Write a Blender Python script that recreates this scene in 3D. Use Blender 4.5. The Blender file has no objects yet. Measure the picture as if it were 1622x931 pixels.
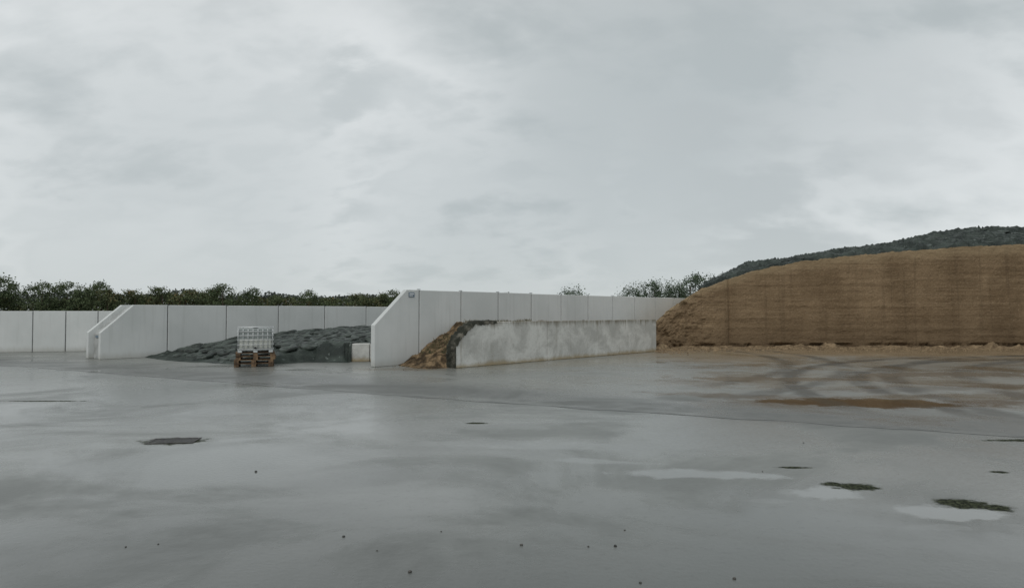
import bpy, bmesh, math, random
from mathutils import Vector, noise, Matrix
random.seed(7)
scene=bpy.context.scene
scene.view_settings.view_transform='Standard'
scene.view_settings.look='None'
scene.view_settings.exposure=0
COL=scene.collection
# ------------------------------------------------------------ helpers
def fbm(x,y,z=0.0,o=4):
    return noise.fractal(Vector((x,y,z)),1.0,2.0,o)
def sst(a,b,x):
    t=min(1,max(0,(x-a)/(b-a))); return t*t*(3-2*t)
def tag(o,label=None,cat=None,group=None,kind=None):
    if label:o["label"]=label
    if cat:o["category"]=cat
    if group:o["group"]=group
    if kind:o["kind"]=kind
    return o
def mesh_obj(name,verts,faces,mat=None,smooth=False,parent=None):
    me=bpy.data.meshes.new(name)
    me.from_pydata([tuple(v) for v in verts],[],faces)
    me.update()
    if mat:me.materials.append(mat)
    if smooth:
        for p in me.polygons:p.use_smooth=True
    o=bpy.data.objects.new(name,me)
    COL.objects.link(o)
    if parent:o.parent=parent
    return o
def empty(name,loc,rotz=0):
    o=bpy.data.objects.new(name,None); o.location=loc; o.rotation_euler=(0,0,rotz)
    o.empty_display_size=0.3
    COL.objects.link(o); return o
class NT:
    def __init__(s,nt): s.nt=nt; s.n=nt.nodes; s.l=nt.links
    def new(s,t,**k):
        n=s.n.new(t)
        for a,b in k.items(): setattr(n,a,b)
        return n
    def inp(s,n,i,v):
        if v is None:return
        if isinstance(v,bpy.types.NodeSocket): s.l.new(v,n.inputs[i])
        else: n.inputs[i].default_value=v
    def math(s,op,a,b=None,c=None,clamp=False):
        n=s.new('ShaderNodeMath',operation=op,use_clamp=clamp)
        s.inp(n,0,a); s.inp(n,1,b)
        if c is not None:s.inp(n,2,c)
        return n.outputs[0]
    def mix(s,f,a,b,mode='MIX'):
        n=s.new('ShaderNodeMix',data_type='RGBA',blend_type=mode)
        s.inp(n,0,f)
        s.inp(n,6,a if isinstance(a,bpy.types.NodeSocket) else tuple(a)+(1,))
        s.inp(n,7,b if isinstance(b,bpy.types.NodeSocket) else tuple(b)+(1,))
        return n.outputs[2]
    def noise(s,vec,scale,detail=4,rough=0.55,dist=0):
        n=s.new('ShaderNodeTexNoise')
        if vec is not None:s.l.new(vec,n.inputs['Vector'])
        n.inputs['Scale'].default_value=scale;n.inputs['Detail'].default_value=detail
        n.inputs['Roughness'].default_value=rough;n.inputs['Distortion'].default_value=dist
        return n.outputs[0]
    def mapr(s,v,a,b,c=0,d=1,smooth=True):
        n=s.new('ShaderNodeMapRange'); 
        if smooth:n.interpolation_type='SMOOTHSTEP'
        s.inp(n,0,v)
        for i,x in enumerate((a,b,c,d)): n.inputs[i+1].default_value=x
        return n.outputs[0]
    def scalev(s,vec,sc,loc=(0,0,0),rot=(0,0,0)):
        n=s.new('ShaderNodeMapping'); s.l.new(vec,n.inputs[0])
        n.inputs['Scale'].default_value=sc; n.inputs['Location'].default_value=loc;n.inputs['Rotation'].default_value=rot
        return n.outputs[0]
def mat(name,rough=0.7,color=(.5,.5,.5),spec=0.5,metal=0):
    m=bpy.data.materials.new(name); m.use_nodes=True
    t=NT(m.node_tree); b=t.n['Principled BSDF']
    b.inputs['Base Color'].default_value=tuple(color)+(1,)
    b.inputs['Roughness'].default_value=rough
    b.inputs['Specular IOR Level'].default_value=spec
    b.inputs['Metallic'].default_value=metal
    return m,t,b
def coords(t,kind='Object'):
    n=t.new('ShaderNodeTexCoord'); return n.outputs[kind]
def wpos(t):
    return t.new('ShaderNodeNewGeometry').outputs['Position']
def bump(t,b,h,strength=0.3,dist=0.02):
    n=t.new('ShaderNodeBump'); n.inputs['Strength'].default_value=strength; n.inputs['Distance'].default_value=dist
    t.l.new(h,n.inputs['Height']); t.l.new(n.outputs[0],b.inputs['Normal'])
def noisemat(name,c1,c2,scale=3,rough=0.7,bs=0.3,bd=0.02,spec=0.4,stretch=(1,1,1),detail=5,lo=.35,hi=.65):
    m,t,b=mat(name,rough,c1,spec)
    p=t.scalev(wpos(t),stretch)
    n=t.noise(p,scale,detail)
    c=t.mix(t.mapr(n,lo,hi),c1,c2)
    t.l.new(c,b.inputs['Base Color'])
    bump(t,b,t.noise(p,scale*5,4),bs,bd)
    return m
# ------------------------------------------------------------ materials
def panel_mat():
    m,t,b=mat('pale_panel_concrete',0.75,(.6,.61,.6),.3)
    p=wpos(t)
    n=t.noise(p,0.5,4); s=t.noise(t.scalev(p,(6,6,.35)),1.0,5)
    c=t.mix(t.mapr(n,.3,.7),(.57,.59,.58),(.66,.675,.665))
    oi=t.new('ShaderNodeObjectInfo').outputs['Random']
    c=t.mix(t.math('MULTIPLY',oi,.18),c,(.42,.44,.43))
    c=t.mix(t.math('MULTIPLY',t.mapr(s,.5,.75),.25),c,(.38,.39,.37))
    z=t.new('ShaderNodeSeparateXYZ'); t.l.new(p,z.inputs[0])
    low=t.math('MULTIPLY',t.mapr(t.math('ADD',z.outputs[2],t.math('MULTIPLY',s,.3)),.5,.12),.5)
    c=t.mix(low,c,(.30,.29,.25))
    t.l.new(c,b.inputs['Base Color']); bump(t,b,t.noise(p,25,4),.15,.01)
    return m
M_panel=panel_mat()
M_joint=noisemat('dark_joint_seal',(.09,.095,.095),(.16,.16,.16),6)
M_fill=noisemat('grey_fill_concrete',(.30,.31,.30),(.42,.43,.42),3,.85)
def old_conc():
    m,t,b=mat('weathered_concrete',0.85,(.4,.4,.37),.3)
    p=wpos(t)
    z=t.new('ShaderNodeSeparateXYZ'); t.l.new(p,z.inputs[0]); Z=z.outputs[2]
    n=t.noise(p,.75,8,.7,.5); n2=t.noise(p,9,6,.65); s=t.noise(t.scalev(p,(3.5,3.5,.3)),1.3,6,.6)
    c=t.mix(t.mapr(n,.38,.62),(.42,.42,.395),(.61,.61,.58))
    c=t.mix(t.math('MULTIPLY',t.mapr(n2,.52,.72),.42),c,(.28,.265,.23))
    top=t.mapr(t.math('ADD',Z,t.math('MULTIPLY',s,.9)),1.82,2.16)
    c=t.mix(t.math('MULTIPLY',top,.8),c,(.15,.13,.09))
    st=t.mapr(s,.57,.72); c=t.mix(t.math('MULTIPLY',st,.45),c,(.26,.235,.19))
    low=t.mapr(t.math('ADD',Z,t.math('MULTIPLY',n,.4)),.42,.2)
    c=t.mix(t.math('MULTIPLY',low,.8),c,(.30,.23,.12))
    t.l.new(c,b.inputs['Base Color']); bump(t,b,t.noise(p,12,7,.7),.5,.03)
    return m
M_old=old_conc()
M_moss=noisemat('mossy_dark_concrete',(.030,.032,.024),(.15,.14,.115),3.2,.95,.8,.05,.3,detail=7,lo=.45,hi=.70)
def silage_face():
    m,t,b=mat('cut_silage',0.95,(.3,.2,.1),.1)
    p=wpos(t)
    z=t.new('ShaderNodeSeparateXYZ'); t.l.new(p,z.inputs[0]); Z=z.outputs[2]
    rel=t.new('ShaderNodeAttribute',attribute_name='rel').outputs['Fac']
    big=t.noise(t.scalev(p,(.5,.5,.16)),1.0,5,.5,.4)
    lay=t.noise(t.scalev(p,(.10,.10,7)),1.0,5,.6,0)
    layf=t.noise(t.scalev(p,(.4,.4,18)),1.0,4,.6,0)
    med=t.noise(p,3.2,8,.75)
    fine=t.noise(p,14,5,.8)
    vst=t.noise(t.scalev(p,(3.6,.8,.07)),1.0,5,.6)
    c=t.mix(t.mapr(big,.35,.64),(.168,.116,.068),(.240,.170,.102))
    c=t.mix(t.math('MULTIPLY',t.mapr(lay,.52,.62),.30),c,(.30,.222,.140))
    c=t.mix(t.math('MULTIPLY',t.mapr(layf,.47,.36),.32),c,(.108,.075,.046))
    c=t.mix(t.math('MULTIPLY',t.mapr(vst,.53,.66),.45),c,(.112,.078,.047))
    c=t.mix(t.math('MULTIPLY',t.mapr(med,.54,.66),.28),c,(.105,.073,.044))
    c=t.mix(t.math('MULTIPLY',t.mapr(fine,.53,.64),.45),c,(.082,.057,.036))
    c=t.mix(t.math('MULTIPLY',t.mapr(fine,.46,.35),.40),c,(.37,.285,.185))
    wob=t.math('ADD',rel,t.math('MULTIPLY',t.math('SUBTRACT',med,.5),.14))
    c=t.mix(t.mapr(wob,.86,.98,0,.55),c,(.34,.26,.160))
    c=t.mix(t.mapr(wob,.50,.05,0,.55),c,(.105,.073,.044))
    foot=t.mapr(t.math('ADD',Z,t.math('MULTIPLY',t.noise(t.scalev(p,(.35,.2,.6)),1.0,7,.6),1.1)),.80,.60)  # undercut shadow painted into the colour as dark patches along the base
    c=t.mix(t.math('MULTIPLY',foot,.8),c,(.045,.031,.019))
    t.l.new(c,b.inputs['Base Color'])
    bump(t,b,t.math('ADD',med,t.math('MULTIPLY',fine,.7)),.6,.05)
    return m
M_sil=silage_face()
M_spill=noisemat('loose_silage',(.13,.09,.052),(.31,.225,.135),2.5,.9,.8,.06,.3,detail=8)
M_soil=noisemat('rusty_soil',(.060,.043,.026),(.27,.190,.110),3.2,.95,.9,.08,.2,detail=9,lo=.38,hi=.64)
def cover_mat():
    m,t,b=mat('dark_cover_film',0.55,(.04,.044,.046),.3)
    p=wpos(t)
    c=t.mix(t.mapr(t.noise(p,1.3,6),.35,.65),(.016,.023,.019),(.050,.064,.054))
    c=t.mix(t.mapr(t.noise(p,4.5,4),.64,.70,0,.5),c,(.22,.25,.23))
    t.l.new(c,b.inputs['Base Color']); bump(t,b,t.noise(t.scalev(p,(1,1.6,1)),2.6,6,.6,.9),.9,.10)
    return m
M_cover=cover_mat()
def tyre_mat():
    m,t,b=mat('weathered_tyre_rubber',.52,(.03,.03,.03),.35)
    p=wpos(t)
    c=t.mix(t.mapr(t.noise(p,2.2,5,.6),.38,.64),(.014,.019,.016),(.075,.092,.080))
    t.l.new(c,b.inputs['Base Color']); bump(t,b,t.noise(p,12,4),.5,.02); return m
M_tyre=tyre_mat()
M_wood=noisemat('pallet_wood',(.075,.050,.032),(.22,.145,.085),5,.85,.3,.005,.3)
M_steel,_,_b=mat('galvanised_steel',.45,(.55,.57,.57),.5,.35)
def ibc_mat():
    m,t,b=mat('milky_plastic',.35,(.7,.72,.7),.5)
    z=t.new('ShaderNodeSeparateXYZ'); t.l.new(coords(t),z.inputs[0])
    c=t.mix(t.mapr(z.outputs[2],.50,.54),(.58,.59,.54),(.30,.33,.32))
    t.l.new(c,b.inputs['Base Color']); return m
M_ibc=ibc_mat()
M_black,_,_b=mat('black_plastic',.5,(.03,.03,.03))
M_grate=noisemat('cast_iron_grating',(.035,.034,.032),(.10,.098,.09),14,.6)
M_sign,_,_b=mat('blue_grey_plate',.4,(.12,.17,.22)); M_signw,_,_b=mat('white_plate_marking',.5,(.75,.77,.78))
M_stone=noisemat('dark_pebble',(.03,.03,.028),(.09,.085,.075),20,.6)
M_bark=noisemat('bark',(.06,.045,.03),(.12,.09,.065),6,.9)
def leafmat(name,a,bcol,berry=None,amt=.6):
    m,t,b=mat(name,.8,a,.15)
    p=wpos(t)
    c=t.mix(t.mapr(t.noise(p,.9,3),.35,.65),a,bcol)
    c=t.mix(t.mapr(t.noise(p,4,2),.45,.65,0,.5),c,tuple(x*1.5 for x in bcol))
    if berry:
        f=t.math('MULTIPLY',t.mapr(t.noise(p,.55,3),.48,.64),t.mapr(t.noise(p,6,3),.50,.62))
        c=t.mix(t.math('MULTIPLY',f,amt),c,berry)
    t.l.new(c,b.inputs['Base Color'])
    return m
M_leaf=leafmat('dark_green_foliage',(.054,.074,.038),(.098,.125,.064))  # foliage colours lightened slightly, aerial haze put into the leaf tones
M_leafb=leafmat('berry_hedge_foliage',(.062,.082,.042),(.105,.126,.064),(.28,.17,.08),.7)
M_leafw=leafmat('grey_green_foliage',(.064,.090,.058),(.11,.145,.098))
M_far=noisemat('far_wood',(.075,.085,.078),(.13,.145,.13),.5,.9)
# ground material
def ground_mat():
    m,t,b=mat('wet_concrete',.3,(.15,.155,.15),.5)
    p=wpos(t)
    xyz=t.new('ShaderNodeSeparateXYZ'); t.l.new(p,xyz.inputs[0]); X,Y=xyz.outputs[0],xyz.outputs[1]
    warp=t.noise(p,1.6,6,.65); warpf=t.noise(p,6.5,5,.7); warpl=t.noise(p,.35,5,.6)
    n1=t.noise(t.scalev(p,(1,.8,1)),.13,5,.55,.4)
    n2=t.noise(t.scalev(p,(1,1.1,1),(3,7,0),(0,0,.5)),.28,7,.62,.8)
    n3=t.noise(p,9,6,.7)
    c=t.mix(t.mapr(n1,.35,.65),(.150,.158,.148),(.225,.233,.218))
    c=t.mix(t.math('MULTIPLY',t.mapr(n2,.47,.66),.50),c,(.102,.108,.101))
    c=t.mix(t.math('MULTIPLY',t.mapr(n3,.52,.72),.35),c,(.075,.078,.071))
    near=t.mapr(Y,9,4.0); c=t.mix(t.math('MULTIPLY',near,.60),c,(.066,.070,.065))  # vignette-like darkening toward the camera, painted into the concrete colour
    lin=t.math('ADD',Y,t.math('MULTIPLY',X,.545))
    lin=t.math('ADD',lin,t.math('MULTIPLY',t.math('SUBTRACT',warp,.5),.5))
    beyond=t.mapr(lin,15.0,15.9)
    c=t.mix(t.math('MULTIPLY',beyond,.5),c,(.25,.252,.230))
    lw_=t.math('ADD',lin,t.math('MULTIPLY',t.math('SUBTRACT',warpl,.5),3.0))
    band=t.math('MULTIPLY',t.mapr(lw_,14.7,15.6),t.mapr(lw_,20.0,16.6))
    c=t.mix(t.math('MULTIPLY',band,.78),c,(.080,.083,.077))
    rough=t.mapr(n2,.38,.64,.17,.42)
    rough=t.math('ADD',rough,t.math('MULTIPLY',beyond,.04))
    rough=t.math('ADD',rough,t.math('MULTIPLY',band,.08))
    def new_sub(vec,off):
        n=t.new('ShaderNodeVectorMath',operation='SUBTRACT'); t.l.new(vec,n.inputs[0]); n.inputs[1].default_value=off
        return n.outputs[0]
    def ell(x,y,rx,ry,rot=0,w=.9,soft=.16,wp=None):
        v=t.scalev(t.scalev(new_sub(p,(x,y,0)),(1,1,0),rot=(0,0,-rot)),(1/rx,1/ry,0))
        l=t.new('ShaderNodeVectorMath',operation='LENGTH'); t.l.new(v,l.inputs[0])
        d=t.math('ADD',l.outputs['Value'],t.math('MULTIPLY',t.math('SUBTRACT',wp or warp,.5),w*2.2))
        return t.mapr(d,1+soft,1-soft)
    def arc(cx,cy,r,hw,a):
        l=t.new('ShaderNodeVectorMath',operation='LENGTH'); t.l.new(t.scalev(new_sub(p,(cx,cy,0)),(1,1,0)),l.inputs[0])
        d=t.math('ADD',l.outputs['Value'],t.math('MULTIPLY',t.math('SUBTRACT',warp,.5),.9))
        e=t.mapr(t.math('ABSOLUTE',t.math('SUBTRACT',d,r)),hw*1.5,hw*.4)
        lim=t.math('MULTIPLY',t.mapr(lin,16.5,19),t.mapr(X,3.5,7))
        brk=t.mapr(warpl,.34,.52)
        return t.math('MULTIPLY',t.math('MULTIPLY',e,lim),t.math('MULTIPLY',brk,a))
    dirt=None
    lst=[]
    for (x,y,rx,ry,r,col,a,w) in [
        (22,34.5,16,4.6,0,(.25,.18,.105),.9,.6),
        (9.3,30.5,3.4,4.0,0,(.22,.165,.10),.7,.9),
        (14,20.5,8.5,3.4,0,(.20,.175,.135),.5,1.4),
        (18,27,9,3,.1,(.17,.135,.09),.6,1.6),
        (7.6,15.15,2.3,.85,-.12,(.062,.040,.022),1.0,.9),
        (5.4,16.3,1.8,.45,-.35,(.095,.070,.042),.9,1.4),
        (10.4,15.2,1.2,.5,.1,(.085,.06,.036),.9,1.3),
        (12.2,16.3,4.2,.55,.1,(.11,.085,.05),.8,1.4),
        (17,24,5,2.4,.3,(.11,.095,.07),.45,1.4),
        (12.5,18.2,5,.5,.15,(.09,.075,.055),.6,1.4),
        (5,29,6,1.4,.75,(.22,.185,.125),.45,.9),
        (-26,26,3.2,.35,0,(.15,.10,.05),.9,.9),
        (-3.8,23.9,1.4,.5,0,(.14,.11,.07),.7,.9),
        (-9.8,25.2,2.0,.5,0,(.09,.085,.07),.5,.9)]:
        lst.append((t.math('MULTIPLY',ell(x,y,rx,ry,r,w,.5),a),col))
    for (cx,cy,r,hw,a) in [(24,14,17,.30,.9),(24,14,15.1,.30,.9),(30,12,20.5,.35,.75),(30,12,18.4,.35,.75),(-6,32,17.5,.3,.7),(-6,32,19.4,.3,.7)]:
        lst.append((arc(cx,cy,r,hw,a),(.062,.058,.048)))
    for e,col in lst:
        c=t.mix(e,c,col); dirt=e if dirt is None else t.math('MAXIMUM',dirt,e)
    moss=None
    for (x,y,rx,ry) in [(3.95,7.88,.27,.16),(3.72,8.0,.12,.10),(4.72,7.18,.27,.20),(4.95,7.05,.16,.13),(3.62,8.85,.24,.06),(-.64,12.35,.2,.10),(8.0,10.7,.6,.10),(6.1,8.6,.12,.06),(-10.5,15.4,.9,.08),(-5.25,10.65,.47,.30)]:
        e=ell(x,y,rx,ry,0,.9,.3,warpf); moss=e if moss is None else t.math('MAXIMUM',moss,e)
    mc=t.mix(t.mapr(t.noise(p,30,3),.45,.6),(.012,.014,.010),(.075,.085,.05))
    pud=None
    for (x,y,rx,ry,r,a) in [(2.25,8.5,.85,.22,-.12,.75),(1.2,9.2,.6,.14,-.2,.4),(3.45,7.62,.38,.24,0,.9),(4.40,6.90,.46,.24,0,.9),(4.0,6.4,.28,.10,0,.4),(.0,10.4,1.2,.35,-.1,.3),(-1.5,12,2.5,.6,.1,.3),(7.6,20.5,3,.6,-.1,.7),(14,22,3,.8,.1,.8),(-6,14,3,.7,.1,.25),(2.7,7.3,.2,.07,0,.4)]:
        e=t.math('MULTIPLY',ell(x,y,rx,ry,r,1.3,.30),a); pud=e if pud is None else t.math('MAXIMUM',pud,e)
    pn=t.mapr(t.noise(t.scalev(p,(1,1.3,1),(11,4,0)),.20,6,.6,.6),.48,.66)
    pud2=t.math('MAXIMUM',pud,t.math('MULTIPLY',pn,.6))
    bp=ell(7.6,15.15,2.3,.85,-.12,.9,.3)
    pud2=t.math('MAXIMUM',pud2,t.math('MULTIPLY',bp,.85))
    rough=t.math('MULTIPLY',rough,t.math('SUBTRACT',1,t.math('MULTIPLY',pud2,.9)))
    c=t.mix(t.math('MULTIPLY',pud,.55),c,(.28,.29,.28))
    c=t.mix(moss,c,mc)
    rough=t.math('MAXIMUM',rough,t.math('MULTIPLY',moss,.85))
    t.l.new(c,b.inputs['Base Color']); t.l.new(rough,b.inputs['Roughness'])
    spec=t.math('SUBTRACT',.50,t.math('MAXIMUM',t.math('MULTIPLY',moss,.45),t.math('MULTIPLY',dirt,.33)))
    t.l.new(spec,b.inputs['Specular IOR Level'])
    h=t.math('MULTIPLY',t.noise(p,18,5,.6),t.math('SUBTRACT',1,pud2))
    bump(t,b,h,.26,.013)
    return m
M_ground=ground_mat()
M_grass=noisemat('rough_grass',(.03,.045,.015),(.07,.08,.03),.8,.95)

# ------------------------------------------------------------ ground
R=3000
g=mesh_obj('ground',[(-R,-R,-.02),(R,-R,-.02),(R,R,-.02),(-R,R,-.02)],[(0,1,2,3)],M_grass)
tag(g,"rough grass land around the concrete yard","ground",kind="structure")
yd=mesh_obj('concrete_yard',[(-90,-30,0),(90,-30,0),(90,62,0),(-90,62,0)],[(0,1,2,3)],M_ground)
tag(yd,"wet grey concrete yard with puddles and brown stains","yard",kind="structure")
pts=[(-42,37.5),(-19.5,26),(-12.9,22.3),(-1.6,15.75),(4.1,13.0),(8.3,11.0),(20,5.0)]
vs=[];fs=[]
def chaikin(P):
    out=[P[0]]
    for a,b in zip(P,P[1:]):
        out+=[(a[0]*.75+b[0]*.25,a[1]*.75+b[1]*.25),(a[0]*.25+b[0]*.75,a[1]*.25+b[1]*.75)]
    return out+[P[-1]]
pts=chaikin(chaikin(chaikin(chaikin(chaikin(pts)))))
for i,q in enumerate(pts):
    a=Vector(pts[max(0,i-1)]);b2=Vector(pts[min(len(pts)-1,i+1)]);d=(b2-a).normalized();n=Vector((-d.y,d.x))
    w=max(.010,.07+.14*fbm(q[0]*.9,q[1]*.9,2)); o_=.05*fbm(q[0]*1.5,q[1]*1.5,8)
    vs+=[(q[0]-n.x*(w-o_),q[1]-n.y*(w-o_),.004),(q[0]+n.x*(w+o_),q[1]+n.y*(w+o_),.004)]
    if i: k=2*i; fs.append((k-2,k,k+1,k-1))
M_chan=noisemat('dark_wet_gutter',(.080,.083,.078),(.16,.163,.153),1.2,.38,.2,.01)
ch=mesh_obj('gutter_path',vs,fs,M_chan)
tag(ch,"shallow dark gutter line crossing the wet concrete yard","gutter",kind="structure")

# ------------------------------------------------------------ generic shapes
def box_bm(bm,x0,x1,y0,y1,z0,z1):
    v=[bm.verts.new(c) for c in [(x0,y0,z0),(x1,y0,z0),(x1,y1,z0),(x0,y1,z0),(x0,y0,z1),(x1,y0,z1),(x1,y1,z1),(x0,y1,z1)]]
    for f in [(0,3,2,1),(4,5,6,7),(0,1,5,4),(1,2,6,5),(2,3,7,6),(3,0,4,7)]: bm.faces.new([v[i] for i in f])
def bm_obj(name,bm,m,parent=None,bev=0,smooth=False):
    if bev: bmesh.ops.bevel(bm,geom=bm.edges[:],offset=bev,segments=1,affect='EDGES')
    bmesh.ops.recalc_face_normals(bm,faces=bm.faces[:])
    me=bpy.data.meshes.new(name); bm.to_mesh(me); bm.free(); me.materials.append(m)
    if smooth:
        for p in me.polygons:p.use_smooth=True
    o=bpy.data.objects.new(name,me); COL.objects.link(o)
    if parent:o.parent=parent
    return o
def prism(name,poly,y0,y1,m,parent,bev=.015):
    bm=bmesh.new()
    a=[bm.verts.new((x,y0,z)) for x,z in poly]; b=[bm.verts.new((x,y1,z)) for x,z in poly]
    bm.faces.new(a); bm.faces.new(b[::-1])
    for i in range(len(poly)):
        j=(i+1)%len(poly); bm.faces.new([a[i],b[i],b[j],a[j]])
    return bm_obj(name,bm,m,parent,bev)
DIR=Vector((.667,.745)).normalized(); ANG=math.atan2(DIR.y,DIR.x)
def panel_wall(name,start,ang,T,H,L0,endh,slope,plen,n,label,caps=True):
    w=empty(name,(start[0],start[1],0),ang)
    tag(w,label,"wall")
    gap=.020
    if slope:
        prism('panel',[(0,0),(0,endh),(slope,H),(L0-gap,H),(L0-gap,0)],0,T,M_panel,w)
    else:
        prism('panel',[(0,0),(0,H),(L0-gap,H),(L0-gap,0)],0,T,M_panel,w)
    x=L0
    for i in range(n):
        dz=random.uniform(-.012,.012)
        prism('panel',[(x+gap,0),(x+gap,H+dz),(x+plen-gap,H+dz),(x+plen-gap,0)],random.uniform(-.006,.006),T,M_panel,w)
        bm=bmesh.new(); box_bm(bm,x-gap+.001,x+gap-.001,.02,T-.02,0,H-.03); bm_obj('joint',bm,M_joint,w)
        if caps:
            bm=bmesh.new(); box_bm(bm,x-.045,x+.045,-.012,.10,H+.014,H+.035); bm_obj('joint_cap',bm,M_joint,w)
        x+=plen
    return w
cw=panel_wall('bunker_wall',(-5.0,24.85),ANG,.22,2.85,2.12,1.52,1.5,2.24,13,"tall pale concrete panel wall with sloped end beside earth heap")
lw=panel_wall('bunker_wall',(-17.35,28.8),ANG,.22,2.31,2.72,1.12,1.3,2.71,7,"pale concrete panel wall with sloped end beside tyre covered heap")
prism('fill',[(.10,0),(.10,1.05),(1.38,2.22),(21.6,2.22),(21.6,0)],.222,1.118,M_fill,lw,.01)
prism('rear_panel',[(-.12,0),(-.12,1.12),(1.2,2.31),(2.7,2.31),(2.7,0)],1.12,1.36,M_panel,lw)
prism('rear_panel',[(2.74,0),(2.74,2.31),(21.6,2.31),(21.6,0)],1.12,1.36,M_panel,lw)
fw=panel_wall('bunker_wall',(-25.35-20*1.45*.966,33.8-20*1.45*.26),math.atan2(1.1,4.1),.22,2.06,1.45,0,0,1.45,26,"long low pale concrete panel wall before berry hedge",False)
def plate(parent,x,z,w,h):
    bm=bmesh.new(); box_bm(bm,x-w/2,x+w/2,-.022,-.008,z-h/2,z+h/2); s=bm_obj('sign_plate',bm,M_sign,parent,.003)
    bm=bmesh.new()
    box_bm(bm,x-w*.4,x+w*.4,-.028,-.0235,z+h*.08,z+h*.30); box_bm(bm,x-w*.4,x+w*.2,-.028,-.0235,z-h*.28,z-h*.12)
    k=bm_obj('plate_marking',bm,M_signw,parent); k.parent=s
plate(cw,1.72,2.66,.28,.18)
def endplate():
    bm=bmesh.new(); box_bm(bm,.074,.097,.40,.85,.90,.99); bm_obj('sign_plate',bm,M_sign,lw,.003)
endplate()
# ------------------------------------------------------------ low weathered wall
def low_wall():
    w=empty('low_concrete_wall',(-2.0,24.3,0),ANG); tag(w,"low weathered stained concrete wall with mossy sloped end","wall")
    H=1.63;T=.42
    cuts=[0,5.2,10.6,14.0]
    for k in range(3):
        a,b=cuts[k],cuts[k+1]
        poly=[(0,0),(0,.78),(.25,1.1),(1.0,H),(b-.008,H),(b-.008,0)] if k==0 else [(a+.008,0),(a+.008,H),(b-.008,H),(b-.008,0)]
        o=prism('wall_section',poly,0,T,M_old,w,.02)
    vs=[];fs=[];prof=[(0,0),(0,.4),(0,.78),(.25,1.1),(.62,1.37),(1.0,H),(1.5,H),(2.2,H)]
    P=[]
    for (a,b) in zip(prof,prof[1:]):
        for k in range(9): P.append((a[0]+(b[0]-a[0])*k/9,a[1]+(b[1]-a[1])*k/9))
    for i,(x,z) in enumerate(P):
        for j in range(19):
            y=-.02+(T+.04)*j/18
            nn=abs(fbm(x*4,y*4,z*4))*.09+abs(fbm(x*11,y*11,z*11))*.03
            front=1 if j>0 else 0
            vs.append((x-(.02+nn)*(1 if z<H-.01 else 0)*front,y,z+(.01+nn*.8)*(1 if x>.05 else 0)*front-(.05+.12*abs(fbm(x*5,1,z*5)) if j==0 and x>.05 else 0)))
            if i and j: q=i*19+j; fs.append((q-20,q-19,q,q-1))
    mesh_obj('moss_cap',vs,fs,M_moss,True,w)
low_wall()
# ------------------------------------------------------------ earth heap between walls
def frame_pt(o,s,m):
    return (o[0]+DIR.x*s+DIR.y*m, o[1]+DIR.y*s-DIR.x*m)
O1=(-5.0,24.85)
def soil_h(s,m):
    x=s-1.05+.30*m-max(0,m-1.5)*.5
    h=.50*max(0,x)*(0.7+.3*min(1,max(0,x)/2))
    h=min(h,1.50-0.05*fbm(s,m))
    h+= (fbm(s*1.3,m*1.3,3)*.12+fbm(s*5,m*5,1)*.06+fbm(s*14,m*14,1)*.02)*min(1,max(0,x)*1.5)
    edge=sst(2.30,1.75,m); blend=sst(1.45,1.9,s)
    h*= edge+(1-edge)*blend
    return h
vs=[];fs=[];NS,NM=220,64
for i in range(NS+1):
    s=-.4+ (i/NS)**1.4*15
    for j in range(NM+1):
        m=.004+2.30*j/NM
        x,y=frame_pt(O1,s,m); h=soil_h(s,m)
        vs.append((x,y,h-.006 if h>.008 else -.01))
        if i and j: q=i*(NM+1)+j; fs.append((q-NM-2,q-1,q,q-NM-1))
o=mesh_obj('earth_heap',vs,fs,M_soil,False); tag(o,"rusty brown earth heap filling gap between two walls","heap")
def tufts(name,pts_,mt,hs=(.06,.18)):
    V=[];F=[]
    for (x,y,z) in pts_:
        for k in range(7):
            a=random.uniform(0,6.28);h=random.uniform(*hs);r=random.uniform(.01,.06);w=.012
            bx,by=x+math.cos(a)*r,y+math.sin(a)*r; tx,ty=x+math.cos(a)*(r+h*.5),y+math.sin(a)*(r+h*.5)
            n=len(V); V+=[(bx-w,by,z-.02),(bx+w,by,z-.02),(tx,ty,z+h)]; F.append((n,n+1,n+2))
    o=mesh_obj(name,V,F,mt); return o
P=[]
for k in range(380):
    s=random.uniform(1.8,7);m=random.uniform(.3,2.2)
    if fbm(s*.8,m*.8,9)>0.0 or s>4 or m>1.6:
        h=soil_h(s,m)
        if h>.05: x,y=frame_pt(O1,s,m);P.append((x,y,h))
M_weed=noisemat('dry_weeds',(.05,.055,.028),(.19,.15,.08),5,.9)
tag(tufts('weeds',P,M_weed),"dry brown and green weeds growing on earth heap","weeds",kind="stuff")
V=[];F=[]
for k in range(1500):
    s=random.gauss(1.8,.9);m=random.uniform(0.05,2.35)
    if s>1.6 and m>2.2: continue
    x,y=frame_pt(O1,s,m); z=max(0,soil_h(s,m)) if m<2.3 else 0
    if z<.01 and random.random()<.8: continue
    r=random.uniform(.006,.024)
    n=len(V)
    for c in [(1,0,0),(-1,0,0),(0,1,0),(0,-1,0),(0,0,1.1)]:
        V.append((x+c[0]*r*random.uniform(.6,1.3),y+c[1]*r*random.uniform(.6,1.3),z+c[2]*r*random.uniform(.5,1.2)))
    F+=[(n,n+2,n+4),(n+2,n+1,n+4),(n+1,n+3,n+4),(n+3,n,n+4)]
tag(mesh_obj('soil_clods',V,F,M_soil),"scattered brown soil clods at foot of heap","soil",kind="stuff")

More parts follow.
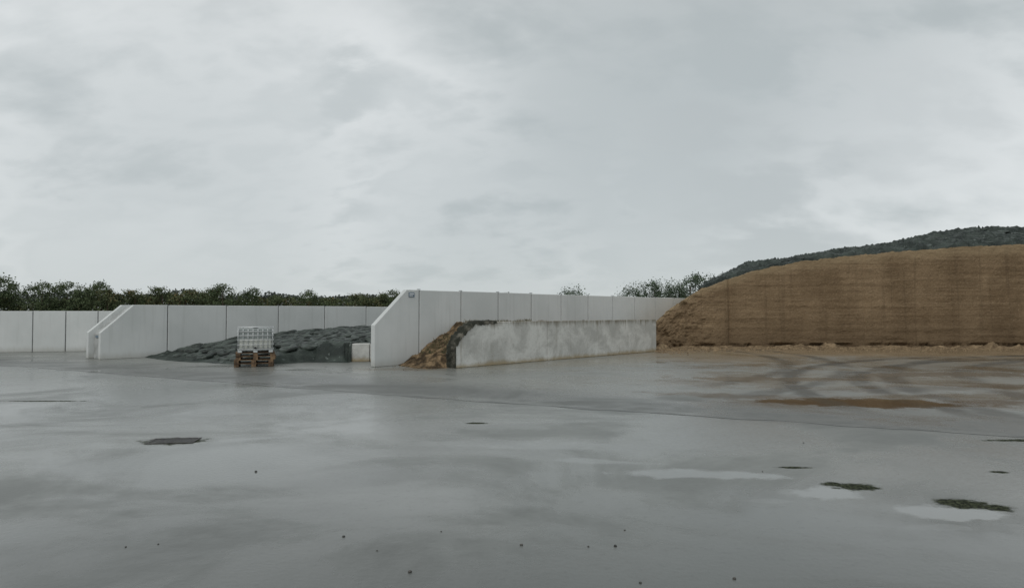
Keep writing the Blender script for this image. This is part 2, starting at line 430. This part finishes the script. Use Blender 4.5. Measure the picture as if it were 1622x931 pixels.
# ------------------------------------------------------------ tyre covered heap
O2=(-17.35,28.8)
def toe(m):
    if m<7.4: return 1.9+m*.13-.5*math.sin(m/7.4*math.pi)
    if m<8.6: return 2.86+(m-7.4)/1.2*4.3
    return 7.16+(m-8.6)*.25
def heap_h(s,m):
    x=s-toe(m)
    if x<=0:return 0
    x=min(x,max(0.0,s-1.9-.13*m))
    h=1.28*(1-math.exp(-x/6.0))
    h*=min(1,.35+x*.8) if x<.8 else 1
    return h+fbm(s*.5,m*.5,5)*.06*min(1,x)+fbm(s*2.2,m*2.2,2)*.02*min(1,x)
vs=[];fs=[];NS,NM=180,150
for i in range(NS+1):
    for j in range(NM+1):
        m=.01+11.6*j/NM
        s=toe(m)-.15+ (i/NS)*15
        x,y=frame_pt(O2,s,m); h=heap_h(s,m)
        edge=min(1,max(0,s-toe(m)+.15)*4)
        fold=(1-abs(fbm(s*1.1,m*.6,17)))**4*.10+abs(fbm(s*2.4,m*2.4,7))*.06
        vs.append((x,y,h+(.0+fold)*edge-.005))
        if i and j: q=i*(NM+1)+j; fs.append((q-NM-2,q-1,q,q-NM-1))
o=mesh_obj('silage_cover',vs,fs,M_cover,True); tag(o,"dark plastic silage cover over sloping heap between walls","silage cover")
def tyre_mesh():
    bm=bmesh.new(); N=22; prof=[(.10,-.02),(.17,-.055),(.27,-.085),(.35,-.085),(.395,-.05),(.40,0),(.395,.05),(.35,.085),(.27,.085),(.17,.055),(.10,.02)]
    rings=[]
    for i in range(N):
        a=i/N*2*math.pi; w=1+.03*math.sin(3*a); dz=.015*math.sin(2*a+1)
        rings.append([bm.verts.new((math.cos(a)*r*w,math.sin(a)*r*w,z+.09+dz)) for r,z in prof])
    for i in range(N):
        A,B=rings[i],rings[(i+1)%N]
        for k in range(len(prof)):
            l=(k+1)%len(prof); bm.faces.new([A[k],B[k],B[l],A[l]])
    bmesh.ops.recalc_face_normals(bm,faces=bm.faces[:])
    me=bpy.data.meshes.new('tyre'); bm.to_mesh(me); bm.free(); me.materials.append(M_tyre)
    for p in me.polygons:p.use_smooth=True
    return me
TM=tyre_mesh()
def place_tyre(x,y,z,nrm,label,grp,s0,tilt=.06,fl=1.0):
    o=bpy.data.objects.new('tyre',TM); COL.objects.link(o)
    q=Vector((nrm[0]+random.gauss(0,tilt),nrm[1]+random.gauss(0,tilt),1)).to_track_quat('Z','Y')
    o.rotation_euler=(q.to_matrix()@Matrix.Rotation(random.uniform(0,6.28),3,'Z')).to_euler()
    sc=random.uniform(.92,1.08)*s0; o.scale=(sc,sc,sc*fl); o.location=(x,y,z)
    tag(o,label,"tyre",grp)
cnt=0
for row in range(14):
    for c in range(14):
        m=.45+c*.80+(.40 if row%2 else 0)+random.uniform(-.08,.08)
        if m>11.2: continue
        s=1.9+.13*m+.35+row*.78+random.uniform(-.08,.08)
        if s<toe(m)+.55 or (7.0<m<9.4 and s<toe(m)+1.3) or random.random()<.06: continue
        h=heap_h(s,m); e=.3
        gs=(heap_h(s+e,m)-heap_h(s-e,m))/(2*e); gm=(heap_h(s,m+e)-heap_h(s,m-e))/(2*e)
        nx=-(gs*DIR.x+gm*DIR.y)-.08*DIR.x; ny=-(gs*DIR.y-gm*DIR.x)-.08*DIR.y
        x,y=frame_pt(O2,s,m)
        place_tyre(x,y,h+.02,(nx,ny),"old black tyre lying flat on dark silage cover","tyres weighing down the sloping silage cover",.88,.03,1.0); cnt+=1
print('tyres',cnt)
b=empty('concrete_block_wall',(-6.75,27.5,0),.12); tag(b,"short pale concrete block wall partly under dark cover","wall")
bm=bmesh.new(); box_bm(bm,0,1.0,0,.6,0,.72); bm_obj('block',bm,M_old,b,.02)
bm=bmesh.new(); box_bm(bm,1.02,1.5,0.01,.59,0,.70); bm_obj('block',bm,M_old,b,.02)
vs=[];fs=[]
for i in range(61):
    for j in range(41):
        u=i/60;v=j/40
        x=-8.7+u*2.25; y=26.95+v*2.2+.3*(1-u)
        z=(.74*sst(0,.48,v)*(.5+.5*sst(0,.5,u)))+(.07*math.sin(u*14+v*5)+fbm(x*2.5,y*2.5)*.09+fbm(x*9,y*7,3)*.02)*sst(0,.3,v)
        z*=sst(0,.08,v)
        # lies over the near corner of the blocks
        if x>-6.78: z=max(z*.3,.76+.03*fbm(x*9,y*9)) if y>27.42+.25*abs(fbm(x*4,2,2)) else z*max(0,1-(x+6.78)*5)
        vs.append((x,y,max(z,0.004)))
        if i and j: q=i*41+j; fs.append((q-42,q-41,q,q-1)[::-1])
o=mesh_obj('loose_sheet',vs,fs,M_cover,True); tag(o,"crumpled end of dark plastic sheet beside pale concrete blocks","plastic sheet")

# ------------------------------------------------------------ IBC tank and pallets
bx,by=-9.52,25.4
def pallet_mesh():
    bm=bmesh.new()
    for k in range(7):
        y=-.5+k*.1495; box_bm(bm,-.6,.6,y,y+.10,.122,.144)
    for x in (-.6,-.0725,.455):
        box_bm(bm,x,x+.145,-.5,.5,.0995,.1215)
        for y in (-.5,-.05,.4): box_bm(bm,x+.001,x+.144,y+.001,y+.099,.0225,.099)
        box_bm(bm,x,x+.145,-.5,.5,0,.022)
    bmesh.ops.recalc_face_normals(bm,faces=bm.faces[:])
    me=bpy.data.meshes.new('wooden_pallet');bm.to_mesh(me);bm.free();me.materials.append(M_wood);return me
PM=pallet_mesh()
for k in range(4):
    o=bpy.data.objects.new('wooden_pallet',PM);COL.objects.link(o); o.scale=(1.12,1,.88)
    o.location=(bx+random.uniform(-.03,.03)-(.04 if k<2 else 0),by+random.uniform(-.03,.03),.006+k*.130); o.rotation_euler=(0,0,random.uniform(-.05,.05)+.34)
    tag(o,"brown wooden pallet stacked under white liquid tank","pallet","stacked pallets under the tank")
T0=empty('liquid_tank',(bx,by,.528),.34); T0.scale=(1,1,.93); tag(T0,"white plastic liquid tank in steel cage on wooden pallets","tank")
bm=bmesh.new(); box_bm(bm,-.55,.55,-.45,.45,.13,.93)
bot=bm_obj('plastic_bottle',bm,M_ibc,T0,.04,False)
bm=bmesh.new()
def tube(bm,a,b,r=.015,n=6):
    a=Vector(a);b=Vector(b);d=(b-a); q=d.to_track_quat('Z','Y'); A=[];B=[]
    for i in range(n):
        v=q@Vector((math.cos(i/n*6.283)*r,math.sin(i/n*6.283)*r,0)); A.append(bm.verts.new(a+v));B.append(bm.verts.new(b+v))
    for i in range(n): bm.faces.new([A[i],A[(i+1)%n],B[(i+1)%n],B[i]])
    bm.faces.new(A[::-1]);bm.faces.new(B)
hx,hy=.59,.49
for k in range(8):
    x=-hx+k*2*hx/7
    for y in (-hy,hy): tube(bm,(x,y,.12),(x,y,.98))
for k in range(1,6):
    y=-hy+k*2*hy/6
    for x in (-hx,hx): tube(bm,(x,y,.12),(x,y,.98))
for z in (.12,.30,.48,.66,.82,.98):
    e=.017
    tube(bm,(-hx,-hy-e,z),(hx,-hy-e,z),.017);tube(bm,(-hx,hy+e,z),(hx,hy+e,z),.017);tube(bm,(-hx-e,-hy,z),(-hx-e,hy,z),.017);tube(bm,(hx+e,-hy,z),(hx+e,hy,z),.017)
for y in (-.15,.15): tube(bm,(-hx,y,.985),(hx,y,.985),.014)
bm_obj('cage',bm,M_steel,T0,0,True)
bm=bmesh.new(); box_bm(bm,-.6,.6,-.5,.5,.085,.115)
for x in (-.6,-.07,.46):
    for y in (-.5,-.07,.36): box_bm(bm,x,x+.14,y,y+.14,.002,.084)
bm_obj('tank_base',bm,M_steel,T0)
bm=bmesh.new(); bmesh.ops.create_cone(bm,cap_ends=True,segments=20,radius1=.1,radius2=.1,depth=.05,matrix=Matrix.Translation((0,0,.955))); bm_obj('filler_cap',bm,M_black,T0)
bm=bmesh.new(); bmesh.ops.create_cone(bm,cap_ends=True,segments=14,radius1=.035,radius2=.035,depth=.12,matrix=Matrix.Translation((0,-.5,.18))@Matrix.Rotation(math.pi/2,4,'X')); box_bm(bm,-.05,.05,-.58,-.565,.17,.19); bm_obj('outlet_valve',bm,M_black,T0)

# ------------------------------------------------------------ big silage clamp
def interp(tab,x):
    if x<=tab[0][0]: return tab[0][1]
    for (a,b),(c,d) in zip(tab,tab[1:]):
        if x<=c:
            t=(x-a)/(c-a); return b+(d-b)*t
    return tab[-1][1]
FH=[(6.9,1.0),(7.4,1.3),(7.9,1.65),(8.4,2.0),(9.1,2.45),(9.8,2.88),(10.6,3.28),(11.55,3.62),(13.65,4.32),(16.5,4.88),(20.7,5.3),(25.2,5.65),(28.5,5.78),(36,5.8),(46,5.2)]
CH=[(7.5,.8),(8.5,1.2),(9.5,1.6),(11,2.6),(13.3,3.9),(14.4,4.4),(15.3,4.95),(15.9,5.0),(18,5.2),(20.3,5.6),(24.5,6.25),(27.2,6.75),(29.7,7.2),(31,7.25),(33.8,7.28),(40,7.3),(50,6.8)]
FY=[(6.9,35.5),(7.5,35.9),(8.2,36.6),(9.5,37.4),(12,38.0),(14,38.2),(30,38.2),(46,37.5)]
def top_h(X,dy):
    t=min(1,dy/6.5); t=t*t*(3-2*t)*.6+t*.4
    hf=interp(FH,X-.25*dy); hc=interp(CH,X-.25*dy+1.6)
    return hf+(hc-hf)*t
def lip(x): return fbm(x*1.2,2,0)*.08+fbm(x*6,5,1)*.04+fbm(x*17,5,1)*.02
vs=[];fs=[];rel=[];NX=520;NZ=84;NB=34
X0=6.9
xs=[X0+(42-X0)*i/NX for i in range(NX+1)]
rows=NZ+NB+1
for i,x in enumerate(xs):
    yf=interp(FY,x); hf=interp(FH,x)+lip(x)
    flank=sst(12,8,x)
    groove=-.10*max(0,1-abs(x-12.1)/.10)-.05*max(0,1-abs(x-19.7)/.08)
    for k in range(NZ+1):
        z=hf*k/NZ
        y=yf+z*(.03+.16*flank)+fbm(x*.30,z*.2,4)*.12+fbm(x*1.6,z*1.9,8)*(.028+.20*flank)+fbm(x*6,z*7,3)*(.012+.06*flank)+fbm(x*.2,z*4,13)*.024-groove
        y+=noise.noise(Vector((x*23,z*25,1)))*.010
        if z<.30: y+= .22*max(0,1-abs(z-.15)/.14)*sst(-.25,.25,fbm(x*.9,0,11)+.25*fbm(x*4,1,1))
        vs.append((x,y,z)); rel.append(k/NZ)
    ft=yf+hf*(.03+.16*flank)
    for k in range(1,NB+1):
        dy=20*(k/NB)**1.4
        X=x+.25*dy; h=top_h(X,dy)
        if dy>12: h*=1-((dy-12)/8)**2*.98
        zz=h+ (fbm(X*1.1,dy,0)*.05) + lip(x)*max(0,1-dy)
        vs.append((X,max(ft,yf+.25)+dy,max(0,zz))); rel.append(1.0)
    if i:
        for k in range(rows-1):
            q=i*rows+k; fs.append((q-rows,q,q+1,q-rows+1))
base=len(vs)
for k in range(rows):
    v=vs[k]; vs.append((v[0]-.15-(.5 if k>NZ else 0)*min(1,v[2]),v[1]+.15,0)); rel.append(.3)
for k in range(rows-1): fs.append((k,k+1,base+k+1,base+k))
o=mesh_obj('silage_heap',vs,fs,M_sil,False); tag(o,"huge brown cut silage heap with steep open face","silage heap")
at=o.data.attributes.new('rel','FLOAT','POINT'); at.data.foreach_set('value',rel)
vs=[];fs=[];NX=400;NB=60
for i in range(NX+1):
    x=10.6+(42-10.6)*i/NX; yf=interp(FY,x)
    start=.20+.32*fbm(x*1.3,3,3)+.12*fbm(x*6,3,3)+max(0,(13.5-x))*.25
    for k in range(NB+1):
        dy=start+(13-start)*(k/NB)**1.2
        X=x+.25*dy
        h=top_h(X,dy)+.03
        r=1-abs(fbm(X*.6+dy*.25,dy*.35,14)); r2=1-abs(fbm(X*1.6,dy*.8,21))
        bumpz=(r**5*.30+r2**5*.12+max(0,fbm(X*.45,dy*.4,2))*.16)*min(1,.35+k/6)
        if k==0: h-=.18
        vs.append((X,yf+.25+dy+(0.1 if x<13 else 0),h+bumpz))
        if i and k: q=i*(NB+1)+k; fs.append((q-NB-2,q-NB-1,q,q-1)[::-1])
o=mesh_obj('silage_cover',vs,fs,M_cover,True); tag(o,"wrinkled black silage cover spread over top of heap","silage cover")
c=0
for r_ in range(5):
    for k in range(14):
        x=12.8+k*1.35+(.7 if r_%2 else 0)+random.uniform(-.3,.3)
        dy=1.0+r_*1.25+random.uniform(-.3,.3)
        if x>31.5 or random.random()<.25: continue
        X=x+.25*dy; yf=interp(FY,x); e=.3
        gx=(top_h(X+e,dy)-top_h(X-e,dy))/(2*e); gy=(top_h(X,dy+e)-top_h(X,max(0,dy-e)))/(2*e)
        place_tyre(X,yf+.25+dy,top_h(X,dy)+.13,(-gx,-gy),"old black tyre resting on wrinkled cover of silage heap","tyres on top of the large silage heap",.8,.05,.8); c+=1
print('top tyres',c)
vs=[];fs=[];NX=340;NY=34
for i in range(NX+1):
    x=6.8+(42-6.8)*i/NX; yf=interp(FY,x)
    wd=2.2+1.4*fbm(x*.35,0,9)
    for k in range(NY+1):
        v=k/NY; y=yf+.35-v*wd
        h=.13*math.sin(min(1,(1-v)*1.1)*1.57)**2.0 + fbm(x*1.2,y*1.2,1)*.10+fbm(x*5,y*5,6)*.06 -.02-.10*v
        h+=max(0,fbm(x*.7,3,8)-.1)*.6*max(0,1-abs(v-.2)*4)
        vs.append((x,y,max(h,-.006)))
        if i and k: q=i*(NY+1)+k; fs.append((q-NY-2,q-NY-1,q,q-1)[::-1])
o=mesh_obj('loose_silage',vs,fs,M_spill,False); tag(o,"loose brown silage crumbs spilled along foot of heap","loose silage",kind="stuff")
V=[];F=[]
for k in range(5200):
    x=random.uniform(7.2,32); yy=interp(FY,x)-abs(random.gauss(0,1.8))-.1; r=random.uniform(.01,.04)*(2.4 if random.random()<.05 else 1)
    n=len(V)
    for c_ in [(1,0,0),(-1,0,0),(0,1,0),(0,-1,0),(0,0,1.1)]:
        V.append((x+c_[0]*r*random.uniform(.6,1.6),yy+c_[1]*r*random.uniform(.6,1.3),.0+c_[2]*r*random.uniform(.6,1.3)+.02))
    F+=[(n,n+2,n+4),(n+2,n+1,n+4),(n+1,n+3,n+4),(n+3,n,n+4)]
tag(mesh_obj('silage_clods',V,F,M_spill),"scattered silage clods on the wet concrete","silage crumbs",kind="stuff")

# ------------------------------------------------------------ drains and pebbles
def grate(x,y,w,d,rot,label):
    e=empty('drain_cover',(x,y,.004),rot); tag(e,label,"drain")
    bm=bmesh.new()
    t=.04
    box_bm(bm,-w/2,w/2,-d/2,-d/2+t,0,.008);box_bm(bm,-w/2,w/2,d/2-t,d/2,0,.008);box_bm(bm,-w/2,-w/2+t,-d/2+t,d/2-t,0,.008);box_bm(bm,w/2-t,w/2,-d/2+t,d/2-t,0,.008)
    bm_obj('frame',bm,M_grate,e)
    bm=bmesh.new(); n=int(w/.06)
    for k in range(n):
        xx=-w/2+t+(w-2*t)*(k+.5)/n; box_bm(bm,xx-.012,xx+.012,-d/2+t,d/2-t,.001,.006)
    bm_obj('grating',bm,M_grate,e)
    bm=bmesh.new(); v=[bm.verts.new(c) for c in [(-w/2+t,-d/2+t,0.0005),(w/2-t,-d/2+t,.0005),(w/2-t,d/2-t,.0005),(-w/2+t,d/2-t,.0005)]]; bm.faces.new(v); bm_obj('sump',bm,M_black,e)
grate(-5.25,10.65,.70,.42,.12,"rectangular iron drain cover set in wet concrete")
def pebble(x,y,r):
    bm=bmesh.new(); bmesh.ops.create_icosphere(bm,subdivisions=2,radius=r)
    sd=random.uniform(0,50)
    for v in bm.verts:
        v.co*=1+.35*noise.noise(v.co/r*1.1+Vector((sd,0,0))); v.co.z*=.6
    o=bm_obj('pebble',bm,M_stone,None,0,True); o.location=(x,y,r*.4); tag(o,"small dark pebble lying on wet concrete","pebble","pebbles scattered on the yard")
for (x,y,r) in [(-1.5,6.14,.013),(-.786,5.31,.016),(.082,5.92,.014),(.652,5.88,.009),(.883,5.89,.014),(1.035,6.32,.009),(1.67,5.18,.014),(.95,5.1,.011),(-3.21,8.61,.018),(-3.29,5.87,.009),(-3.05,5.94,.008),(-.645,6.28,.008),(3.14,8.61,.01),(-1.13,5.78,.008),(4.46,10.5,.012)]:
    pebble(x,y,r)

# ------------------------------------------------------------ vegetation
def leafquad(V,F,c,s):
    a=Vector((random.gauss(0,1),random.gauss(0,1),random.gauss(0,1))).normalized(); b_=a.orthogonal().normalized()
    d=a.cross(b_); n=len(V); k=random.uniform(.5,.9)
    V+=[c-b_*s,c+d*s*k,c+b_*s,c-d*s*k]; F.append((n,n+1,n+2,n+3))
def crown_mesh(name,w,h,seed,m,nclump=45,per=75,ls=.09,tall=False):
    random.seed(seed);V=[];F=[]
    for k in range(nclump):
        a=random.uniform(0,6.283); zz=random.uniform(.12,1)
        rad=w/2*math.sqrt(max(.02,1-((zz-.42)/.62)**2))*random.uniform(.35,1.0)
        c=Vector((math.cos(a)*rad,math.sin(a)*rad,zz*h*.92)); rr=random.uniform(.14,.30)*w/3.6
        for j in range(per):
            leafquad(V,F,c+Vector((random.gauss(0,rr),random.gauss(0,rr),random.gauss(0,rr*(1.3 if tall else .75)))),random.uniform(.5,1.3)*ls)
    for k in range(5):
        a=random.uniform(0,6.28);rad=random.uniform(0,.35)*w;p=Vector((math.cos(a)*rad,math.sin(a)*rad,h*random.uniform(.8,.93)*(1-.25*(rad/w*2)**2)))
        d=Vector((random.gauss(0,.3),random.gauss(0,.3),1)).normalized()
        for j in range(9): leafquad(V,F,p+d*j*.05+Vector((random.gauss(0,.06),random.gauss(0,.06),0)),ls*.8)
    me=bpy.data.meshes.new(name); me.from_pydata([tuple(v) for v in V],[],F); me.materials.append(m); return me
def trunk_mesh(h,w,seed):
    random.seed(seed);bm=bmesh.new()
    def limb(a,b_,r0,r1):
        a=Vector(a);b_=Vector(b_);q=(b_-a).to_track_quat('Z','Y');A=[];B=[]
        for i in range(7):
            c=Vector((math.cos(i/7*6.283),math.sin(i/7*6.283),0));A.append(bm.verts.new(a+q@(c*r0)));B.append(bm.verts.new(b_+q@(c*r1)))
        for i in range(7):bm.faces.new([A[i],A[(i+1)%7],B[(i+1)%7],B[i]])
    limb((0,0,-.05),(.05,0,h*.35),.13,.09);limb((.05,0,h*.35),(0,.1,h*.8),.09,.02)
    for k in range(7):
        a=k*.9+random.uniform(0,.5);z=h*random.uniform(.15,.5);limb((.03,0,z),(math.cos(a)*w*.35,math.sin(a)*w*.35,z+h*.3),.05,.012)
    me=bpy.data.meshes.new('trunk');bm.to_mesh(me);bm.free();me.materials.append(M_bark);return me
kinds={}
for k,(nm,w,h,m,n,per,ls,tall) in {
 'A':('crown',3.6,4.9,M_leaf,60,90,.075,False),'B':('crown',4.2,4.2,M_leafb,65,90,.075,False),
 'C':('crown',3.4,4.4,M_leafb,60,85,.075,False),'D':('crown',3.0,5.6,M_leafw,55,75,.075,True),'E':('crown',4.2,4.6,M_leafw,58,85,.075,True)}.items():
    kinds[k]=(crown_mesh(nm,w,h,ord(k),m,n,per,ls,tall),trunk_mesh(h,w,ord(k)),h)
random.seed(21)
def tree(k,x,y,h,sx,name,label,cat):
    cm,tm,h0=kinds[k]; e=empty(name,(x,y,-.02),random.uniform(0,6.28)); s=h/h0
    e.scale=(s*sx,s*sx,s)
    for nm,me in(('trunk',tm),('crown',cm)):
        o=bpy.data.objects.new(nm,me);COL.objects.link(o);o.parent=e
    tag(e,label,cat)
HL="dense hawthorn bush with orange berries behind pale wall"
TL="dark green round topped tree rising behind pale wall"
for (k,x,y,h,sx) in [('A',-53.4,70,6.3,1.0),('A',-51.9,71,5.1,.6),('A',-48.2,70,5.2,1.05),('A',-46.2,71,5.3,1),('A',-44.4,70,4.4,.8),('A',-42.6,70,5.3,1.0),('C',-40.9,69,4.5,1),
  ('B',-38.6,70,4.4,1),('B',-35.8,70,4.7,1),('C',-33.4,70,4.5,1.1),('B',-31.2,70,4.5,1),('A',-29.2,69,5.0,1),('A',-26.6,70,4.6,.9),('C',-24.3,70,3.7,1),('A',-21.0,70,4.4,.9),
  ('C',-18.4,70,3.6,1),('B',-16,70,4.0,1),('C',-13.6,70,4.1,1),('A',-12.2,70,4.4,.8)]:
    tree(k,x,y,h,sx,'hawthorn_bush' if k in'BC' else 'tree',HL if k in 'BC' else TL,'bush' if k in 'BC' else 'tree')
WL="grey green feathery tree behind pale wall and silage heap"
for (k,x,y,h,sx) in [('E',6.9,76,4.55,1.2),('E',12.4,70,4.6,.9),('D',14.0,70,5.4,1.1),('E',15.4,71,5.0,.9),('E',16.8,70,4.9,1.0),('D',18.3,70,5.9,1.2),('D',19.8,71,6.2,1.2),('E',21.4,70,5.4,1)]:
    tree(k,x,y,h,sx,'tree',WL,'tree')
V=[];F=[]
for k in range(34000):
    x=random.uniform(-62,-9.5); top=3.4+fbm(x*.35,0,0)*.7+fbm(x*1.4,4,0)*.3
    if -52<x<-49.5: top-=.7
    y=71.5+random.gauss(0,.7); z=top*random.random()**.45
    leafquad(V,F,Vector((x,y,z)),random.uniform(.06,.12))
tag(mesh_obj('hedge',V,F,M_leafb),"long dense hedge with orange berries behind pale wall","hedge",kind="stuff")
V=[];F=[]
for k in range(16000):
    x=random.uniform(-120,60); top=5.8+fbm(x*.06,0,3)*2.2+fbm(x*.3,4,0)*.8
    if x>2: top-=2.2
    z=top*random.random()**.4
    leafquad(V,F,Vector((x,150+random.gauss(0,2),z)),random.uniform(.25,.45))
tag(mesh_obj('far_wood',V,F,M_far),"distant hazy belt of trees beyond the hedge","wood",kind="stuff")

# ------------------------------------------------------------ world
w=bpy.data.worlds.new("World"); scene.world=w; w.use_nodes=True
t=NT(w.node_tree); bg=t.n['Background']
sky=t.new('ShaderNodeTexSky',sky_type='NISHITA'); sky.sun_disc=False; sky.sun_elevation=math.radians(48); sky.sun_rotation=math.radians(200)
d=coords(t,'Generated'); nrm=t.new('ShaderNodeVectorMath',operation='NORMALIZE'); t.l.new(d,nrm.inputs[0]); D=nrm.outputs[0]
sp=t.new('ShaderNodeSeparateXYZ'); t.l.new(D,sp.inputs[0]); Zc=t.math('MAXIMUM',sp.outputs[2],0)
den=t.math('ADD',Zc,.45)
cb=t.new('ShaderNodeCombineXYZ'); t.l.new(t.math('DIVIDE',sp.outputs[0],den),cb.inputs[0]); t.l.new(t.math('DIVIDE',sp.outputs[1],den),cb.inputs[1])
n1=t.noise(t.scalev(cb.outputs[0],(1,1.4,1),(4.3,1.2,0),(0,0,.4)),1.4,5,.5,.2)
n2=t.noise(t.scalev(cb.outputs[0],(1,1.5,1),(9.1,5.2,0),(0,0,.5)),3.4,5,.5,.25)
n3=t.noise(t.scalev(cb.outputs[0],(1,1.6,1),(2.1,8.2,0),(0,0,.5)),8,5,.55,.2)
f=t.math('ADD',t.math('ADD',t.math('MULTIPLY',n1,.50),t.math('MULTIPLY',n2,.34)),t.math('MULTIPLY',n3,.16))
c=t.mix(t.mapr(f,.38,.62),(.47,.515,.525),(.78,.81,.815))
def blob(dx,dy,dz,r0,r1,amt,col,c):
    v=Vector((dx,dy,dz)).normalized()
    s=t.new('ShaderNodeVectorMath',operation='DOT_PRODUCT'); t.l.new(D,s.inputs[0]); s.inputs[1].default_value=v
    a=t.math('ADD',s.outputs['Value'],t.math('MULTIPLY',t.math('SUBTRACT',f,.5),.30))
    return t.mix(t.math('MULTIPLY',t.mapr(a,math.cos(r0),math.cos(r1)),amt),c,col)
c=blob(.62,1,.20,.34,.0,.45,(.77,.80,.805),c)
c=blob(-.35,1,.30,.42,.0,.45,(.77,.80,.805),c)
c=blob(.20,1,.28,.28,.0,.65,(.45,.495,.505),c)
c=blob(.42,1,.38,.26,.0,.5,(.45,.49,.50),c)
c=blob(-.45,1,.16,.22,.0,.5,(.48,.525,.535),c)
c=blob(-.08,1,.12,.20,.0,.5,(.49,.535,.545),c)
hz=t.mapr(Zc,.13,.0); c=t.mix(t.math('MULTIPLY',hz,.5),c,(.555,.60,.61))
up=t.mapr(Zc,.30,.62); c=t.mix(t.math('MULTIPLY',up,.6),c,(.42,.45,.455))
sk=t.mix(1.0,sky.outputs[0],(.1,.1,.1),'MULTIPLY')
c=t.mix(.05,c,sk)
t.l.new(c,bg.inputs[0]); bg.inputs[1].default_value=1.0
sun=bpy.data.lights.new('sun','SUN'); sun.energy=1.0; sun.angle=math.radians(25); sun.color=(1,.97,.93)
so=bpy.data.objects.new('sun',sun); COL.objects.link(so)
az=math.radians(200); el=math.radians(48)
v=Vector((math.sin(az)*math.cos(el),math.cos(az)*math.cos(el),math.sin(el)))
so.rotation_euler=v.to_track_quat('Z','Y').to_euler()
# ------------------------------------------------------------ camera
cam=bpy.data.cameras.new('camera'); cam.lens=24; cam.sensor_width=36; cam.clip_end=6000
co=bpy.data.objects.new('camera',cam); COL.objects.link(co); co.location=(0,0,2); co.rotation_euler=(math.radians(91.51),0,0)
scene.camera=co
